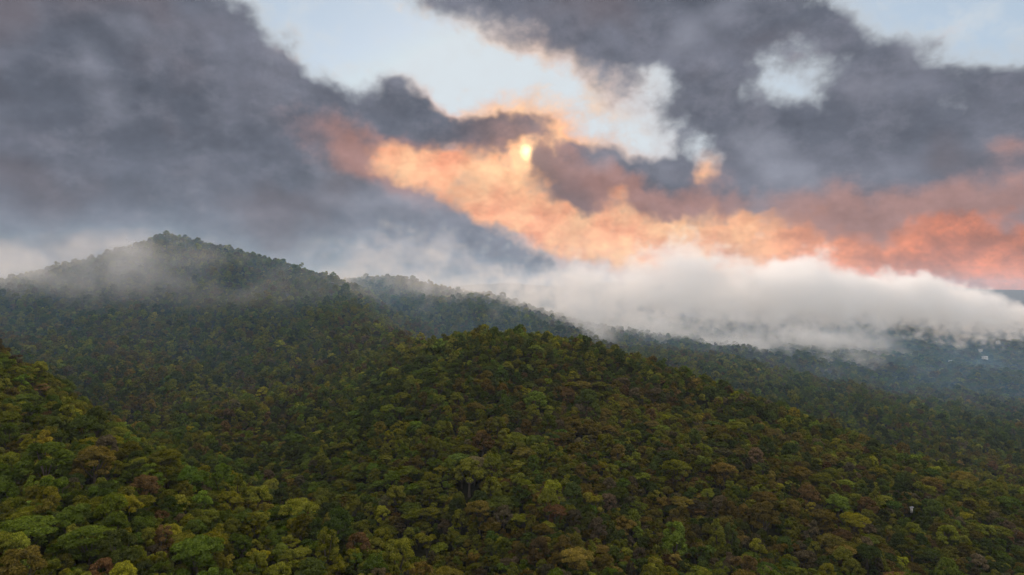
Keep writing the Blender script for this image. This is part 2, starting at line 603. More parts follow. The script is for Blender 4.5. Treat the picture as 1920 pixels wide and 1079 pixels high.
def tube(pts, rad, sides=6):
    pts = np.array(pts, float)
    V, Lp = [], []
    for i, p in enumerate(pts):
        d = unit(pts[min(i + 1, len(pts) - 1)] - pts[max(i - 1, 0)])
        a = unit(np.cross(d, (0.3, 1, 0.1))); b2 = np.cross(d, a)
        th = np.arange(sides) * 2 * math.pi / sides
        V.append(p + rad[i] * (np.cos(th)[:, None] * a + np.sin(th)[:, None] * b2))
    for i in range(len(pts) - 1):
        for j in range(sides):
            k = (j + 1) % sides
            Lp.append((i * sides + j, i * sides + k, (i + 1) * sides + k, (i + 1) * sides + j))
    return np.concatenate(V), np.array(Lp)


def trunk_mesh(name, cl, seed):
    r = np.random.default_rng(seed)
    V, L, off = [], [], 0
    def add(pts, rad, sides):
        nonlocal off
        v, l = tube(pts, rad, sides)
        V.append(v); L.append(l + off); off += len(v)
    zmin = min(c[2] for c, _ in cl)
    fork = np.array((r.uniform(-.4, .4), r.uniform(-.4, .4), max(3.5, zmin - 1.5)))
    add([(0, 0, -2.5), (0, 0, 0.3), fork * (0.5, 0.5, 0.55), fork, fork + (0, 0, 2.0)], [0.55, 0.45, 0.34, 0.28, 0.12], 8)
    for i in r.permutation(len(cl))[:9]:
        c = np.array(cl[i][0])
        mid = fork * 0.5 + c * 0.5 + (0, 0, -0.5)
        add([fork - (0, 0, 0.4), mid, c], [0.17, 0.11, 0.05], 5)
    L = np.concatenate(L)
    return mesh_np(name, np.concatenate(V), L.ravel(), np.full(len(L), 4), M_BARK, smooth=True)


STYLES = ['round', 'round', 'round', 'lobed', 'lobed', 'tall', 'tall', 'umbrella', 'umbrella', 'open']
NEAR, FAR = [], []
for i, st in enumerate(STYLES):
    nl = {'round': 6400, 'lobed': 6400, 'tall': 5200, 'umbrella': 6400, 'open': 3000}[st]
    cm, cl = crown_mesh('crown_' + st, st, 100 + i, nl, 0.50)
    NEAR.append((cm, trunk_mesh('trunk_' + st, cl, 200 + i), st))
for i, st in enumerate(['round', 'round', 'lobed', 'lobed', 'round', 'open']):
    cm, cl = crown_mesh('far_crown_' + st, st, 300 + i, 900, 1.05)
    FAR.append((cm, st))
CROWN_R = {'round': 5.0, 'lobed': 5.0, 'tall': 3.4, 'umbrella': 7.0, 'open': 5.2}
CROWN_Z = {'round': 9.6, 'lobed': 9.8, 'tall': 9.5, 'umbrella': 12.4, 'open': 9.6}

# ------------------------------------------------------------------ where the trees stand
TINTS = {  # leaf colour families (reflectance)
    'olive green': (0.142, 0.150, 0.022), 'dark green': (0.062, 0.084, 0.020), 'mid green': (0.094, 0.132, 0.020),
    'yellow-green': (0.185, 0.180, 0.018), 'brown-green': (0.132, 0.104, 0.026), 'russet brown': (0.132, 0.086, 0.036),
    'grey-brown': (0.108, 0.090, 0.056),
}
TN = list(TINTS)


def scatter(rmin, rmax, step, seed):
    r = np.random.default_rng(seed)
    W = rmax * 0.95
    xs = np.arange(-W, W, step); ys = np.arange(max(rmin * 0.6, 60), rmax, step)
    X, Y = np.meshgrid(xs, ys)
    X = X + (np.arange(len(ys)) % 2)[:, None] * step / 2
    X = (X + r.uniform(-.46, .46, X.shape) * step).ravel(); Y = (Y + r.uniform(-.46, .46, Y.shape) * step).ravel()
    d = np.hypot(X, Y)
    keep = (d >= rmin) & (d < rmax) & (np.abs(X) < Y * 0.90 + 40)
    return X[keep], Y[keep]


def occupy(X, Y, seed, near):
    r = np.random.default_rng(seed)
    m = len(X)
    patch = fbm(X / 90 + 40, Y / 90, 3)          # stands of one kind
    patch2 = fbm(X / 130 + 90, Y / 130 + 7, 3)
    w = np.zeros((m, len(TN)))
    w[:, 0] = 0.36 + 0.20 * patch
    w[:, 1] = 0.18 - 0.20 * patch
    w[:, 2] = 0.16 + 0.20 * patch2
    w[:, 3] = 0.05 + 0.05 * patch
    w[:, 4] = 0.13 - 0.20 * patch2
    w[:, 5] = 0.022 - 0.02 * patch2
    w[:, 6] = 0.045 - 0.04 * patch2
    w = np.clip(w, 0.004, None); w /= w.sum(1, keepdims=True)
    t = (r.uniform(size=(m, 1)) > np.cumsum(w, 1)).sum(1).clip(0, len(TN) - 1)
    s = 0.63 * np.clip(r.lognormal(-0.05, 0.30, m), 0.5, 2.0)
    rot = r.uniform(0, 6.283, m)
    hs = s * r.uniform(0.85, 1.3, m)
    return t, s, hs, rot


# ground that another ridge hides from here by a wide margin carries no trees
HA = np.linspace(-0.95, 0.95, 400)
HD = np.linspace(60, 3400, 560)
HXX, HYY = np.meshgrid(HA, HD)
HT = (canopy(HXX * HYY, HYY) - CAM_Z) / HYY
HM = np.maximum.accumulate(HT, 0)


def in_sight(X, Y):
    i = np.clip(((X / Y + 0.95) / 1.9 * 399).round().astype(int), 0, 399)
    j = np.clip((Y - 60) / (3400 - 60) * 559, 0, 559).astype(int)
    return (canopy(X, Y) + 8 - CAM_Z) / Y > HM[j, i] - 0.012


ARR = {k: [] for k in ('x', 'y', 't', 's', 'hs', 'rot', 'v', 'near')}
for (r0, r1, st, near) in ((120, 620, 4.3, True), (620, 1500, 5.3, False), (1500, 3300, 9.0, False)):
    X, Y = scatter(r0, r1, st, int(r1))
    keep = in_sight(X, Y)
    X, Y = X[keep], Y[keep]
    t, s, hs, rot = occupy(X, Y, int(r1) + 1, near)
    if r0 >= 1500:
        s = s * 1.4
    v = rng.integers(0, len(NEAR) if near else len(FAR), len(X))
    if near:
        v = rng.choice(len(NEAR), len(X), p=[.16, .16, .16, .16, .16, .02, .02, .06, .05, .05])
    for k, val in zip(('x', 'y', 't', 's', 'hs', 'rot', 'v', 'near'), (X, Y, t, s, hs, rot, v, np.full(len(X), near))):
        ARR[k].append(val)
T_ = {k: np.concatenate(v) for k, v in ARR.items()}
T_['z'] = ground_z(T_['x'], T_['y'])
RT = np.random.default_rng(77)
tint = np.array([TINTS[k] for k in TN])[T_['t']] * RT.lognormal(0, 0.25, (len(T_['x']), 1)) * RT.lognormal(0, 0.05, (len(T_['x']), 3))

# trees that stand out in the photograph: (column, row of crown centre, crown width in pixels, style, tint name, brightness, label)
LANDMARKS = [
    (45, 1012, 112, 'umbrella', 'mid green', 1.25, 'wide flat umbrella-crowned green tree at the bottom left corner of the forest'),
    (88, 895, 96, 'round', 'mid green', 0.95, 'big dome-crowned dark green tree standing above the umbrella-crowned tree'),
    (178, 890, 82, 'round', 'brown-green', 1.15, 'broad rusty-brown domed tree beside the big dark green dome tree'),
    (57, 850, 36, 'tall', 'yellow-green', 1.0, 'narrow bright yellow-green tree behind the big dark green dome'),
    (160, 815, 62, 'round', 'dark green', 1.25, 'large dark green tree on the brow of the near spur'),
    (272, 915, 58, 'round', 'russet brown', 1.0, 'rust-brown tree with rounded top in the middle of the near spur'),
    (430, 948, 56, 'round', 'yellow-green', 0.95, 'glowing yellow-green round tree near the edge of the near spur'),
    (420, 995, 36, 'lobed', 'yellow-green', 1.05, 'small bright yellow tree just below the round yellow-green tree'),
    (308, 1010, 36, 'tall', 'russet brown', 1.35, 'narrow orange-leaved tree among dark trees on the near spur'),
    (75, 728, 34, 'open', 'russet brown', 1.5, 'small orange-red tree high on the near spur'),
    (800, 1022, 46, 'lobed', 'yellow-green', 1.0, 'yellow-green tree beside the dark ravine at the bottom centre'),
    (632, 1060, 44, 'lobed', 'yellow-green', 0.95, 'bright yellowish tree at the bottom edge below the ravine'),
    (1264, 1030, 46, 'tall', 'mid green', 1.45, 'tall oval light green tree on the lower middle hill'),
    (1515, 936, 46, 'round', 'russet brown', 1.15, 'red-brown domed tree on the right slope of the middle hill'),
    (1570, 955, 48, 'round', 'mid green', 1.5, 'fresh green round tree just beyond the red-brown dome'),
    (1625, 955, 42, 'round', 'russet brown', 0.95, 'second red-brown tree, further down than the fresh green tree'),
    (1432, 985, 64, 'round', 'brown-green', 0.8, 'large dull brown dome tree on the lower right slope'),
    (1510, 1055, 48, 'round', 'grey-brown', 0.8, 'greyish brown tree at the bottom edge of the right slope'),
    (1005, 765, 46, 'round', 'mid green', 1.5, 'big bright green tree high on the middle hill'),
    (1100, 765, 50, 'round', 'dark green', 1.2, 'large deep green tree beside the big bright green one'),
    (730, 830, 24, 'tall', 'yellow-green', 1.1, 'slender yellow-green tree on the left flank of the middle hill'),
    (880, 905, 62, 'round', 'olive green', 1.25, 'broad olive-yellow tree in the centre of the middle hill'),
    (935, 617, 24, 'round', 'dark green', 0.9, 'dark tree poking above the crest of the middle hill'),
    (1050, 630, 26, 'round', 'dark green', 0.8, 'second dark tree on the crest, right of the first'),
    (905, 840, 48, 'round', 'russet brown', 0.8, 'dark russet tree above the broad olive tree'),
    (1075, 810, 40, 'round', 'brown-green', 1.1, 'brownish dome below the large deep green tree'),
]


def canopy_hit(px, py, lift=0.0):
    d = np.arange(140.0, 2600.0, 2.0)
    x, y, z = (px - CX) / F * d, d, CAM_Z + (HY - py) / F * d
    below = z < canopy(x, y) + lift
    i = int(np.argmax(below)) if below.any() else len(d) - 1
    return x[i], y[i], z[i]


LM = []
alive = np.ones(len(T_['x']), bool)
for (px, py, wpx, st, tn, br, label) in LANDMARKS:
    x, y, z = canopy_hit(px, py, 0.0)
    rad = wpx / 2 / F * y
    s = rad / CROWN_R[st]
    gz = float(ground_z(x, y))
    # crown centre at the sighted height where the trunk allows it
    hz = np.clip((z - gz) / CROWN_Z[st], 0.8 * s, 1.5 * s)
    vi = [i for i, k in enumerate(STYLES) if k == st]
    LM.append(dict(x=x, y=y, z=gz, s=s, hs=float(hz), rot=rng.uniform(0, 6.28), v=vi[len(LM) % len(vi)], t=TN.index(tn), tint=np.array(TINTS[tn]) * br, label=label, px=px, py=py))
    alive &= np.hypot(T_['x'] - x, T_['y'] - y) > rad * 0.95
    # nothing taller stands in its line of sight
    cu, cv = CX + F * T_['x'] / T_['y'], HY - F * (T_['z'] + 10.0 * T_['hs'] - CAM_Z) / T_['y']
    rp = 5.0 * T_['s'] / T_['y'] * F
    vv = HY - F * (gz + CROWN_Z[st] * hz - CAM_Z) / y
    alive &= ~((T_['y'] < y) & (T_['y'] > y - 90) & (np.abs(cu - px) < wpx * 0.35 + rp * 0.6) & (cv - rp * 0.8 < vv + wpx * 0.12) & (cv > vv - wpx))
# small pale buildings: (column, row, width in pixels, turn, label)
HOUSES = [
    (1708, 956, 4, 0.1, 'tiny white-walled hut among trees on the right slope of the middle hill'),
    (1754, 641, 5, 0.2, 'small white house just below the cloud at the valley, leftmost there'),
    (1846, 669, 9, -0.1, 'long white house in the far valley, widest of them'),
    (1782, 677, 7, 0.3, 'dim grey-roofed house left of the long white house'),
    (1838, 656, 6, -0.5, 'little pale house just above the long white house'),
    (1871, 640, 6, 0.1, 'small white house tucked right under the cloud edge'),
]
HP = []
for (px, py, wpx, turn, label) in HOUSES:
    x, y, z = canopy_hit(px, py)
    HP.append((x, y, float(canopy(x, y)), wpx / F * y, turn, label))
    gap = wpx / F * y * 0.8 + 3
    alive &= ~((np.abs(T_['x'] - x * T_['y'] / y) < gap) & (T_['y'] < y + gap) & (T_['y'] > y - gap * 2.2 - 0.02 * y))

# which trees show largest: paint discs front to back
BW, BH = 1024, 575
k_ = BW / 1920.0
buf = np.zeros((BH, BW), bool)
vis = np.zeros(len(T_['x']))
st_near = np.array([s for _, _, s in NEAR])
order = np.argsort(T_['y'])
for i in order:
    if not alive[i] or not T_['near'][i] or T_['y'][i] > 520:
        continue
    stl = st_near[T_['v'][i]]
    y = T_['y'][i]
    u = (CX + F * T_['x'][i] / y) * k_
    w_ = (HY - F * (T_['z'][i] + CROWN_Z[stl] * T_['hs'][i] - CAM_Z) / y) * k_
    rr = CROWN_R[stl] * T_['s'][i] / y * F * k_ * 0.9
    x0, x1, y0, y1 = int(max(0, u - rr)), int(min(BW, u + rr + 1)), int(max(0, w_ - rr)), int(min(BH, w_ + rr + 1))
    if x0 >= x1 or y0 >= y1:
        continue
    yy, xx = np.mgrid[y0:y1, x0:x1]
    disc = (xx - u) ** 2 + ((yy - w_) * (1.0 if stl != 'umbrella' else 2.0)) ** 2 < rr * rr
    sub = buf[y0:y1, x0:x1]
    vis[i] = (disc & ~sub).sum()
    sub |= disc
pick = np.argsort(-vis)[:300 - len(LM)]
pick = pick[vis[pick] > 40]
pick_set = np.zeros(len(alive), bool); pick_set[pick] = True

# ------------------------------------------------------------------ single trees
SHAPE = {'round': 'round-crowned', 'lobed': 'lumpy-crowned', 'tall': 'tall narrow', 'umbrella': 'flat-topped', 'open': 'thin-crowned'}


def place_words(px, py):
    if px < 560 and py > 660 + 0.52 * px or px < 120:
        row = 'bottom edge' if py > 1020 else 'lower part' if py > 945 else 'mid part' if py > 870 else 'brow'
        colw = 'left end' if px < 130 else 'middle' if px < 300 else 'right end'
        return 'on ' + row + ' of near spur, ' + colw, 'trees on the near spur'
    if px < 860:
        row = 'at the bottom of' if py > 1020 else 'low in' if py > 950 else 'midway up' if py > 880 else 'high in'
        return row + ' the dark ravine', 'trees in the ravine'
    row = 'lowest' if py > 1025 else 'low' if py > 980 else 'midway' if py > 930 else 'high'
    colw = 'left flank' if px < 1020 else 'centre' if px < 1240 else 'right shoulder' if px < 1500 else 'far right'
    return row + ' on the middle hill, ' + colw, 'trees on the middle hill'


specs = []
for d in LM:
    specs.append(dict(d, group='trees that stand out by colour or shape'))
for i in pick:
    st = STYLES[T_['v'][i]]
    y = T_['y'][i]
    px = CX + F * T_['x'][i] / y
    py = HY - F * (T_['z'][i] + CROWN_Z[st] * T_['hs'][i] - CAM_Z) / y
    pw, grp = place_words(px, py)
    big = 'large ' if T_['s'][i] > 0.85 else 'small ' if T_['s'][i] < 0.55 else ''
    specs.append(dict(x=T_['x'][i], y=y, z=T_['z'][i], s=T_['s'][i], hs=T_['hs'][i], rot=T_['rot'][i], v=int(T_['v'][i]), t=int(T_['t'][i]),
                      tint=tint[i], label=None, base=f"{big}{SHAPE[st]} {TN[T_['t'][i]]} tree", pw=pw, group=grp, px=px, py=py))
fam = {}
for s in specs[len(LM):]:
    fam.setdefault((s['base'], s['pw']), []).append(s)
for (base, pw), lst in fam.items():
    lst.sort(key=lambda q: q['px'])
    words = {1: [''], 2: ['left of two: ', 'right of two: '], 3: ['leftmost of three: ', 'middle of three: ', 'rightmost of three: '],
             4: ['leftmost of four: ', 'second of four: ', 'third of four: ', 'rightmost of four: '],
             5: ['leftmost of five: ', 'second of five: ', 'middle of five: ', 'fourth of five: ', 'rightmost of five: ']}.get(len(lst))
    for j, s in enumerate(lst):
        s['label'] = ((words[j] if words else '') + base + ' ' + pw)

SOURCE = {}
for s in specs:
    root = bpy.data.objects.new('forest_tree', None)
    scene.collection.objects.link(root)
    root.empty_display_size = 1.0
    root.location = (s['x'], s['y'], s['z'])
    root.rotation_euler = (0, 0, s['rot'])
    root.scale = (s['s'], s['s'], s['hs'])
    tag(root, s['label'], 'tree', s['group'])
    cm, tm, st = NEAR[s['v']]
    c = new_obj('crown', cm, root)
    c['tint'] = [float(q) for q in s['tint']]
    tr = new_obj('trunk', tm, root)
    SOURCE.setdefault(s['v'], (c, tr))

# ------------------------------------------------------------------ the rest of the forest: one mass
def scatter_nodes(name, sources):
    ng = bpy.data.node_groups.new(name, 'GeometryNodeTree')
    ng.interface.new_socket('Geometry', in_out='INPUT', socket_type='NodeSocketGeometry')
    ng.interface.new_socket('Geometry', in_out='OUTPUT', socket_type='NodeSocketGeometry')
    N, Lk = ng.nodes, ng.links
    gi, go = N.new('NodeGroupInput'), N.new('NodeGroupOutput')
    g2i = N.new('GeometryNodeGeometryToInstance')
    for o in reversed(sources):
        j = N.new('GeometryNodeJoinGeometry')
        for q in o:
            oi = N.new('GeometryNodeObjectInfo')
            oi.transform_space = 'ORIGINAL'
            oi.inputs['Object'].default_value = q
            oi.inputs['As Instance'].default_value = False
            Lk.new(oi.outputs['Geometry'], j.inputs[0])
        Lk.new(j.outputs[0], g2i.inputs[0])
    iop = N.new('GeometryNodeInstanceOnPoints')
    Lk.new(gi.outputs[0], iop.inputs['Points'])
    Lk.new(g2i.outputs[0], iop.inputs['Instance'])
    iop.inputs['Pick Instance'].default_value = True
    def attr(nm, typ):
        a = N.new('GeometryNodeInputNamedAttribute'); a.data_type = typ
        a.inputs['Name'].default_value = nm
        return a.outputs['Attribute']
    Lk.new(attr('kind_index', 'INT'), iop.inputs['Instance Index'])
    Lk.new(attr('turn', 'FLOAT_VECTOR'), iop.inputs['Rotation'])
    Lk.new(attr('size', 'FLOAT_VECTOR'), iop.inputs['Scale'])
    Lk.new(iop.outputs[0], go.inputs[0])
    return ng


def forest_object(name, idx, sources, kinds, label):
    me = bpy.data.meshes.new(name)
    m = len(idx)
    me.vertices.add(m)
    me.vertices.foreach_set('co', np.c_[T_['x'][idx], T_['y'][idx], T_['z'][idx]].astype(np.float32).ravel())
    def put(nm, typ, arr, key):
        a = me.attributes.new(nm, typ, 'POINT')
        a.data.foreach_set(key, np.ascontiguousarray(arr).ravel())
    put('kind_index', 'INT', kinds.astype(np.int32), 'value')
    put('turn', 'FLOAT_VECTOR', np.c_[RT.normal(0, 0.06, m), RT.normal(0, 0.06, m), T_['rot'][idx]].astype(np.float32), 'vector')
    put('size', 'FLOAT_VECTOR', np.c_[T_['s'][idx], T_['s'][idx], T_['hs'][idx]].astype(np.float32), 'vector')
    put('tint', 'FLOAT_COLOR', np.c_[tint[idx], np.ones(m)].astype(np.float32), 'color')
    o = new_obj(name, me)
    md = o.modifiers.new('forest', 'NODES')
    md.node_group = scatter_nodes(name + '_nodes', sources)
    return tag(o, label, 'forest', kind='stuff')


far_src = []
for cm, st in FAR:
    q = bpy.data.objects.new('far_crown', cm)
    far_src.append((q,))
for i, (cm, tm, st) in enumerate(NEAR):
    if i not in SOURCE:
        SOURCE[i] = (bpy.data.objects.new('crown', cm), bpy.data.objects.new('trunk', tm))
near_src = [SOURCE[i] for i in range(len(NEAR))]
rest = alive & ~pick_set
rest_idx = np.where(rest)[0]
kinds = np.where(T_['near'][rest_idx], T_['v'][rest_idx], T_['v'][rest_idx] + len(NEAR))
forest_object('forest', rest_idx, near_src + far_src, kinds, 'dense green forest covering the spur, hills, mountain and valley')
print('TREES', len(specs), rest.sum(), T_['near'].sum())

# ------------------------------------------------------------------ small houses
def plain_material(name, c0, c1, scale):
    m = mat_new(name)
    p = NX(NX.node('ShaderNodeTexCoord').outputs['Object'])
    pr = NX.node('ShaderNodeBsdfPrincipled')
    NX.put(pr.inputs['Base Color'], n_mix(n_noise(p, scale, 5.0), c0, c1))
    pr.inputs['Roughness'].default_value = 0.8
    o = NX.node('ShaderNodeOutputMaterial')
    NX.tree.links.new(pr.outputs[0], o.inputs['Surface'])
    return m


M_WALL = plain_material('whitewash', (0.45, 0.44, 0.42), (0.62, 0.61, 0.58), 0.6)
M_ROOF = plain_material('sheet_roof', (0.34, 0.35, 0.37), (0.52, 0.53, 0.55), 0.4)
M_DARK = plain_material('dark_opening', (0.02, 0.02, 0.022), (0.04, 0.04, 0.045), 1.0)


def box(x0, x1, y0, y1, z0, z1):
    v = [(x, y, z) for z in (z0, z1) for y in (y0, y1) for x in (x0, x1)]
    return v, [(0, 2, 3, 1), (4, 5, 7, 6), (0, 1, 5, 4), (1, 3, 7, 5), (3, 2, 6, 7), (2, 0, 4, 6)]


for (x, y, z, w_h, turn, label) in HP:
    L_, D_h, H_h = w_h, w_h * 0.55, max(1.1, w_h * 0.28)
    top = z + 1.5                      # its roof shows above the clearing
    root = bpy.data.objects.new('house', None)
    scene.collection.objects.link(root)
    root.location = (x, y, top - H_h - L_ * 0.16)
    root.rotation_euler = (0, 0, turn)
    tag(root, label, 'house', 'pale houses among the trees')
    v, f_ = box(-L_ / 2, L_ / 2, -D_h / 2, D_h / 2, -2.5 if y < 700 else -9.0, H_h)
    new_obj('wall', mesh_np('wall', v, np.array(f_).ravel(), np.full(6, 4), M_WALL), root)
    e = 0.5
    rv = [(-L_ / 2 - e, -D_h / 2 - e, H_h - .1), (L_ / 2 + e, -D_h / 2 - e, H_h - .1), (L_ / 2 + e, D_h / 2 + e, H_h - .1), (-L_ / 2 - e, D_h / 2 + e, H_h - .1), (-L_ / 2 - e, 0, H_h + L_ * 0.16), (L_ / 2 + e, 0, H_h + L_ * 0.16)]
    rf = [(0, 1, 5, 4), (2, 3, 4, 5), (3, 2, 1, 0)]
    new_obj('roof', mesh_np('roof', rv, np.r_[np.array(rf).ravel(), 0, 4, 3, 1, 2, 5], [4, 4, 4, 3, 3], M_ROOF), root)
    for k, wx in enumerate((-0.3, 0.28)):
        v, f_ = box(wx * L_ - 0.07 * L_, wx * L_ + 0.07 * L_, -D_h / 2 - 0.05, -D_h / 2 + 0.1, H_h * 0.4, H_h * 0.78)
        new_obj('window', mesh_np('window', v, np.array(f_).ravel(), np.full(6, 4), M_DARK), root)
    v, f_ = box(-0.05 * L_, 0.05 * L_, -D_h / 2 - 0.05, -D_h / 2 + 0.1, 0.0, H_h * 0.78)
    new_obj('door', mesh_np('door', v, np.array(f_).ravel(), np.full(6, 4), M_DARK), root)
#STOP_FOREST

# ------------------------------------------------------------------ low cloud streaming over the ridge
def fft_noise(shape, vox, l0, beta, seed, stretch=(1, 1, 1)):
    """3-D fractal noise, zero mean, unit deviation; l0 = largest feature in metres"""
    r = np.random.default_rng(seed)
    f = [np.fft.fftfreq(n_, vox).astype(np.float32) * s_ for n_, s_ in zip(shape, stretch)]
    fz = np.fft.rfftfreq(shape[2], vox).astype(np.float32) * stretch[2]
    k2 = f[0][:, None, None] ** 2 + f[1][None, :, None] ** 2 + fz[None, None, :] ** 2
    amp = (k2 + (1.0 / l0) ** 2) ** (-beta / 4.0)
    spec = np.fft.rfftn(r.standard_normal(shape).astype(np.float32)) * amp
    out = np.fft.irfftn(spec, s=shape).astype(np.float32)
    return (out - out.mean()) / out.std()


def sstep(a, b, x):
    t = np.clip((x - a) / (b - a), 0, 1)
    return t * t * (3 - 2 * t)


VOX = 9.5
V0 = np.array((-1900.0, 400.0, 40.0))
VN_ = np.array((462, 274, 58))
V1 = V0 + (VN_ - 1) * VOX
vx, vy, vz = (V0[i] + np.arange(VN_[i]) * VOX for i in range(3))
VXg, VYg = np.meshgrid(vx, vy, indexing='ij')
CAN = canopy(VXg, VYg).astype(np.float32)
# along the bank: column of the photograph, depth, row of its top, row of its foot, depth half-width, strength
BANK = np.array([
    (-500, 1300, 490, 575, 400, 0.0, 90),
    (0, 1320, 490, 570, 400, 0.0, 90),
    (180, 1400, 485, 545, 400, 0.01, 90),
    (290, 1640, 485, 510, 360, 0.06, 100),
    (450, 1680, 490, 525, 380, 0.06, 95),
    (620, 1640, 498, 545, 400, 0.12, 90),
    (800, 1640, 506, 552, 410, 0.24, 85),
    (1000, 1700, 512, 560, 410, 0.45, 80),
    (1150, 1800, 514, 578, 410, 0.7, 78),
    (1350, 1960, 508, 590, 400, 0.95, 66),
    (1550, 2120, 504, 597, 400, 1.1, 50),
    (1750, 2300, 538, 602, 380, 1.3, 36),
    (1920, 2450, 586, 614, 330, 1.5, 26),
    (2200, 2600, 606, 640, 300, 2.0, 30),
])
colm = CX + F * VXg / VYg
D_, TOP_, FOOT_, W_, S_, SOFT_ = (np.interp(colm, BANK[:, 0], BANK[:, j]) for j in range(1, 7))
zT = CAM_Z + (HY - TOP_) / F * D_
zB = CAM_Z + (HY - FOOT_) / F * D_
q_ = np.clip((VYg - D_) / W_, -4, 4)
zT = (zT - 120 * np.minimum(q_ ** 2, 3))[:, :, None].astype(np.float32)
zB = np.maximum(zB, CAN + 6)[:, :, None].astype(np.float32) + (30 * np.minimum(q_ ** 2, 3))[:, :, None].astype(np.float32)
Zg = vz[None, None, :].astype(np.float32)
n1 = fft_noise(tuple(VN_), VOX, 420.0, 3.9, 3, (1.0, 1.0, 0.75))
n2 = fft_noise(tuple(VN_), VOX, 190.0, 3.1, 4, (0.75, 1.0, 0.85))
nz = 0.45 * n1 + 0.62 * n2
f = np.minimum((zT - Zg) / SOFT_[:, :, None].astype(np.float32) + 0.5 + 0.5 * n1, (Zg - zB) / 38.0 + 0.3 + 0.9 * n2 + 0.4 * n1)
f = np.minimum(f, ((1.25 - np.abs(q_)) * 3.0)[:, :, None].astype(np.float32))
f = np.minimum(f, 0.85) + 0.32 * nz
n3 = fft_noise(tuple(VN_), VOX, 85.0, 3.2, 9, (0.8, 1.0, 0.75))
shred = sstep(-0.7, 0.5, n3 * 0.8 + n2 * 0.5 + (Zg - zB) / 48.0 - 0.25)      # the foot is torn, the top whole
dens_v = sstep(0.08, 1.1, f) * shred * S_[:, :, None].astype(np.float32)
# torn scraps on the flank of the tall mountain and wisps hanging below the bank
ha = Zg - CAN[:, :, None]
def puff(px, py, d, sx, sy, sz):
    x0, z0 = (px - CX) / F * d, CAM_Z + (HY - py) / F * d
    return np.exp(-(((VXg - x0) / sx) ** 2 + ((VYg - d) / sy) ** 2))[:, :, None] * np.exp(-((Zg - z0) / sz) ** 2)


scr = 1.6 * puff(70, 505, 1080, 170, 80, 40) + 0.8 * puff(-60, 500, 1150, 150, 80, 50) + 0.7 * puff(200, 505, 1110, 120, 90, 32) + 1.1 * puff(235, 468, 1160, 80, 50, 26) + 0.5 * puff(310, 455, 1175, 60, 40, 16) + 0.6 * puff(420, 500, 1100, 80, 40, 16) + 0.35 * puff(300, 540, 1000, 110, 60, 22) + 0.3 * puff(500, 560, 980, 90, 50, 18) + 0.5 * puff(600, 545, 1080, 70, 60, 24)
dens_v = np.maximum(dens_v, 0.30 * np.clip(scr * (1.0 + 0.9 * nz), 0, 1.6))
# tongues of cloud lapping the ridge behind and torn lumps along the foot of the bank
lap = 0.42 * (puff(690, 530, 1420, 110, 70, 24) + puff(850, 548, 1430, 120, 70, 22) + puff(985, 578, 1420, 80, 70, 26))
lap = lap + 1.3 * puff(1085, 595, 1340, 50, 60, 34) + 1.2 * puff(1122, 632, 1240, 22, 30, 17) + 1.6 * puff(1205, 615, 1450, 60, 60, 26)
lap = lap + 1.5 * puff(1375, 645, 1480, 60, 60, 13) + 1.6 * puff(1500, 636, 1600, 90, 60, 20) + 1.2 * puff(1610, 640, 1720, 60, 60, 15) + 0.5 * puff(1690, 665, 1750, 22, 40, 26)
dens_v = np.maximum(dens_v, np.clip(lap * (0.95 + 0.55 * n2 + 0.6 * n3), 0, 2.2))
skin = np.exp(-np.clip(ha - 15, 0, None) / 45.0) * sstep(950, 1350, VYg)[:, :, None] * sstep(0.3, 1.6, nz + 0.2)
dens_v = dens_v + 0.045 * skin
wisp = sstep(0.75, 1.6, 0.75 * n2 + 0.65 * n3) * np.exp(-np.clip(ha - 12, 0, None) / 34.0)
wisp = wisp * (sstep(1080, 1300, colm) * sstep(1720, 1560, colm) * sstep(1220, 1450, VYg) * sstep(2000, 1800, VYg) + 0.30 * sstep(620, 700, colm) * sstep(1180, 1000, colm) * sstep(1250, 1420, VYg))[:, :, None]
dens_v = np.maximum(dens_v, 1.1 * wisp)
valley = np.exp(-np.clip(ha, 0, None) / 50.0) * sstep(2300, 1700, VYg)[:, :, None] * (0.55 * sstep(440, 760, VYg) * sstep(-20, -220, VXg + 0.25 * (VYg - 600)) + 1.0 * sstep(690, 1100, VYg) * (1 - 0.55 * sstep(100, 500, VXg)) + 0.3 * sstep(640, 850, VYg) * sstep(100, 400, VXg))[:, :, None]
valley = valley * (1 - 0.85 * sstep(1230, 1450, VYg) * sstep(-350, -520, VXg))[:, :, None]
dens_v = dens_v + 0.048 * valley * np.clip(1 + 0.35 * nz, 0.2, 2)
# nothing touches the walls of the domain
edge = lambda c, a, b, m_: sstep(a, a + m_, c) * sstep(b, b - m_, c)
dens_v = dens_v * edge(vx, vx[0], vx[-1], 120)[:, None, None] * edge(vy, vy[0], vy[-1], 90)[None, :, None] * edge(vz, vz[0], vz[-1], 60)[None, None, :]
dens_v = dens_v.astype(np.float32)


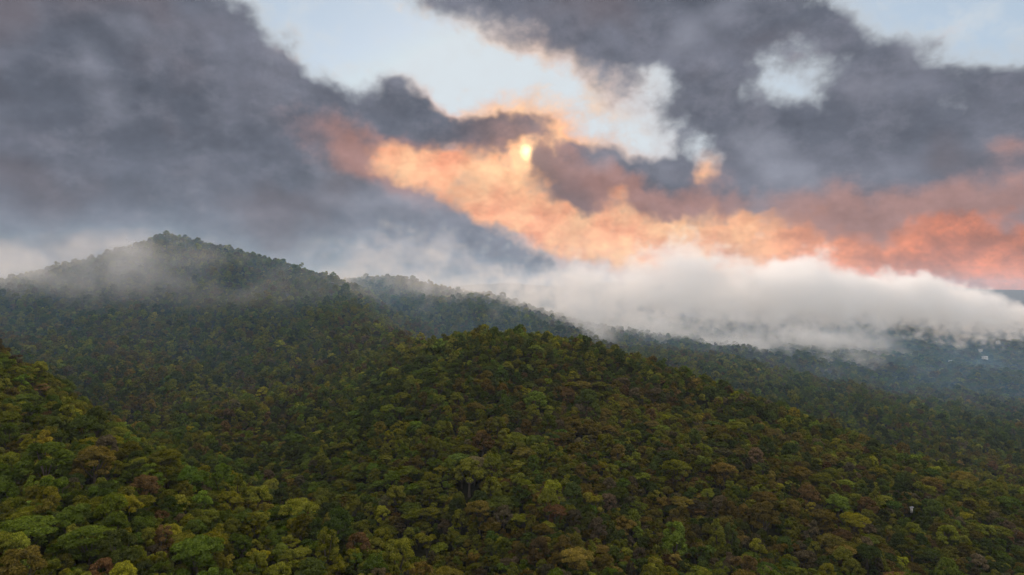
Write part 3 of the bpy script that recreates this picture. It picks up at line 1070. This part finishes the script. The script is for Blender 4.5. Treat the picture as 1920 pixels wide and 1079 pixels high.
def volume_nodes(name, mat):
    ng = bpy.data.node_groups.new(name, 'GeometryNodeTree')
    ng.interface.new_socket('Geometry', in_out='INPUT', socket_type='NodeSocketGeometry')
    ng.interface.new_socket('Geometry', in_out='OUTPUT', socket_type='NodeSocketGeometry')
    NX.tree = ng
    N, Lk = ng.nodes, ng.links
    gi, go = N.new('NodeGroupInput'), N.new('NodeGroupOutput')
    p = N.new('GeometryNodeInputPosition')
    sp = N.new('ShaderNodeSeparateXYZ')
    Lk.new(p.outputs[0], sp.inputs[0])
    ix = [NX.math('ROUND', (NX(sp.outputs[i]) - float(V0[i])) / VOX) for i in range(3)]
    # index built in integers: exact beyond the float range
    def imath(op, a, b_):
        m = N.new('FunctionNodeIntegerMath'); m.operation = op
        for k, v in enumerate((a, b_)):
            if isinstance(v, int): m.inputs[k].default_value = v
            else: Lk.new(v, m.inputs[k])
        return m.outputs[0]
    def toint(s):
        m = N.new('FunctionNodeFloatToInt'); Lk.new(s.s, m.inputs[0]); return m.outputs[0]
    I = imath('ADD', imath('MULTIPLY', imath('ADD', imath('MULTIPLY', toint(ix[0]), int(VN_[1])), toint(ix[1])), int(VN_[2])), toint(ix[2]))
    si = N.new('GeometryNodeSampleIndex'); si.data_type = 'FLOAT'; si.domain = 'POINT'
    na = N.new('GeometryNodeInputNamedAttribute'); na.data_type = 'FLOAT'; na.inputs['Name'].default_value = 'thickness'
    Lk.new(gi.outputs[0], si.inputs['Geometry'])
    Lk.new(na.outputs['Attribute'], si.inputs['Value'])
    Lk.new(I, si.inputs['Index'])
    vc = N.new('GeometryNodeVolumeCube')
    Lk.new(si.outputs[0], vc.inputs['Density'])
    vc.inputs['Min'].default_value = V0
    vc.inputs['Max'].default_value = V1
    for k, ax in enumerate('XYZ'):
        vc.inputs['Resolution ' + ax].default_value = int(VN_[k])
    sm = N.new('GeometryNodeSetMaterial')
    sm.inputs['Material'].default_value = mat
    Lk.new(vc.outputs[0], sm.inputs[0])
    Lk.new(sm.outputs[0], go.inputs[0])
    return ng


m_cloud = mat_new('cloud_vapour')
vd = NX.node('ShaderNodeAttribute', attribute_name='density')
pv = NX.node('ShaderNodeVolumeScatter')
pv.inputs['Color'].default_value = (1.0, 1.0, 1.0, 1)
NX.put(pv.inputs['Density'], NX(vd.outputs['Fac']) * 0.014)
# thin vapour scatters blue, thick cloud white
NX.put(pv.inputs['Color'], n_mix(NX(vd.outputs['Fac']).smooth(0.05, 0.14), (0.34, 0.64, 1.0), (0.99, 0.985, 1.0)))
pv.inputs['Anisotropy'].default_value = 0.1
mo = NX.node('ShaderNodeOutputMaterial')
NX.tree.links.new(pv.outputs[0], mo.inputs['Volume'])
me = bpy.data.meshes.new('low_clouds')
me.vertices.add(dens_v.size)
at = me.attributes.new('thickness', 'FLOAT', 'POINT')
at.data.foreach_set('value', dens_v.ravel())
me.materials.append(m_cloud)
clouds = new_obj('low_clouds', me)
md = clouds.modifiers.new('cloud', 'NODES')
md.node_group = volume_nodes('cloud_nodes', m_cloud)
tag(clouds, 'pale low cloud streaming over the ridge and down the slopes', 'cloud', kind='stuff')

# ------------------------------------------------------------------ evening haze over the whole country
m_haze = mat_new('haze')
pv = NX.node('ShaderNodeVolumePrincipled')
pv.inputs['Color'].default_value = (0.62, 0.78, 1.0, 1)
pv.inputs['Density'].default_value = 0.32e-4
pv.inputs['Anisotropy'].default_value = 0.2
mo = NX.node('ShaderNodeOutputMaterial')
NX.tree.links.new(pv.outputs[0], mo.inputs['Volume'])
hx0, hx1, hy0, hy1, hz0, hz1 = -18500, 18500, -4200, 20200, float(GZ.min()) - 2.0, float(V1[2]) + 15.0
hv = [(x, y, z) for z in (hz0, hz1) for y in (hy0, hy1) for x in (hx0, hx1)]
hf = [(0, 2, 3, 1), (4, 5, 7, 6), (0, 1, 5, 4), (1, 3, 7, 5), (3, 2, 6, 7), (2, 0, 4, 6)]
haze = new_obj('haze', mesh_np('haze', hv, np.array(hf).ravel(), np.full(6, 4), m_haze))
tag(haze, 'thin blue evening haze over the forest and valley', 'haze', kind='stuff')
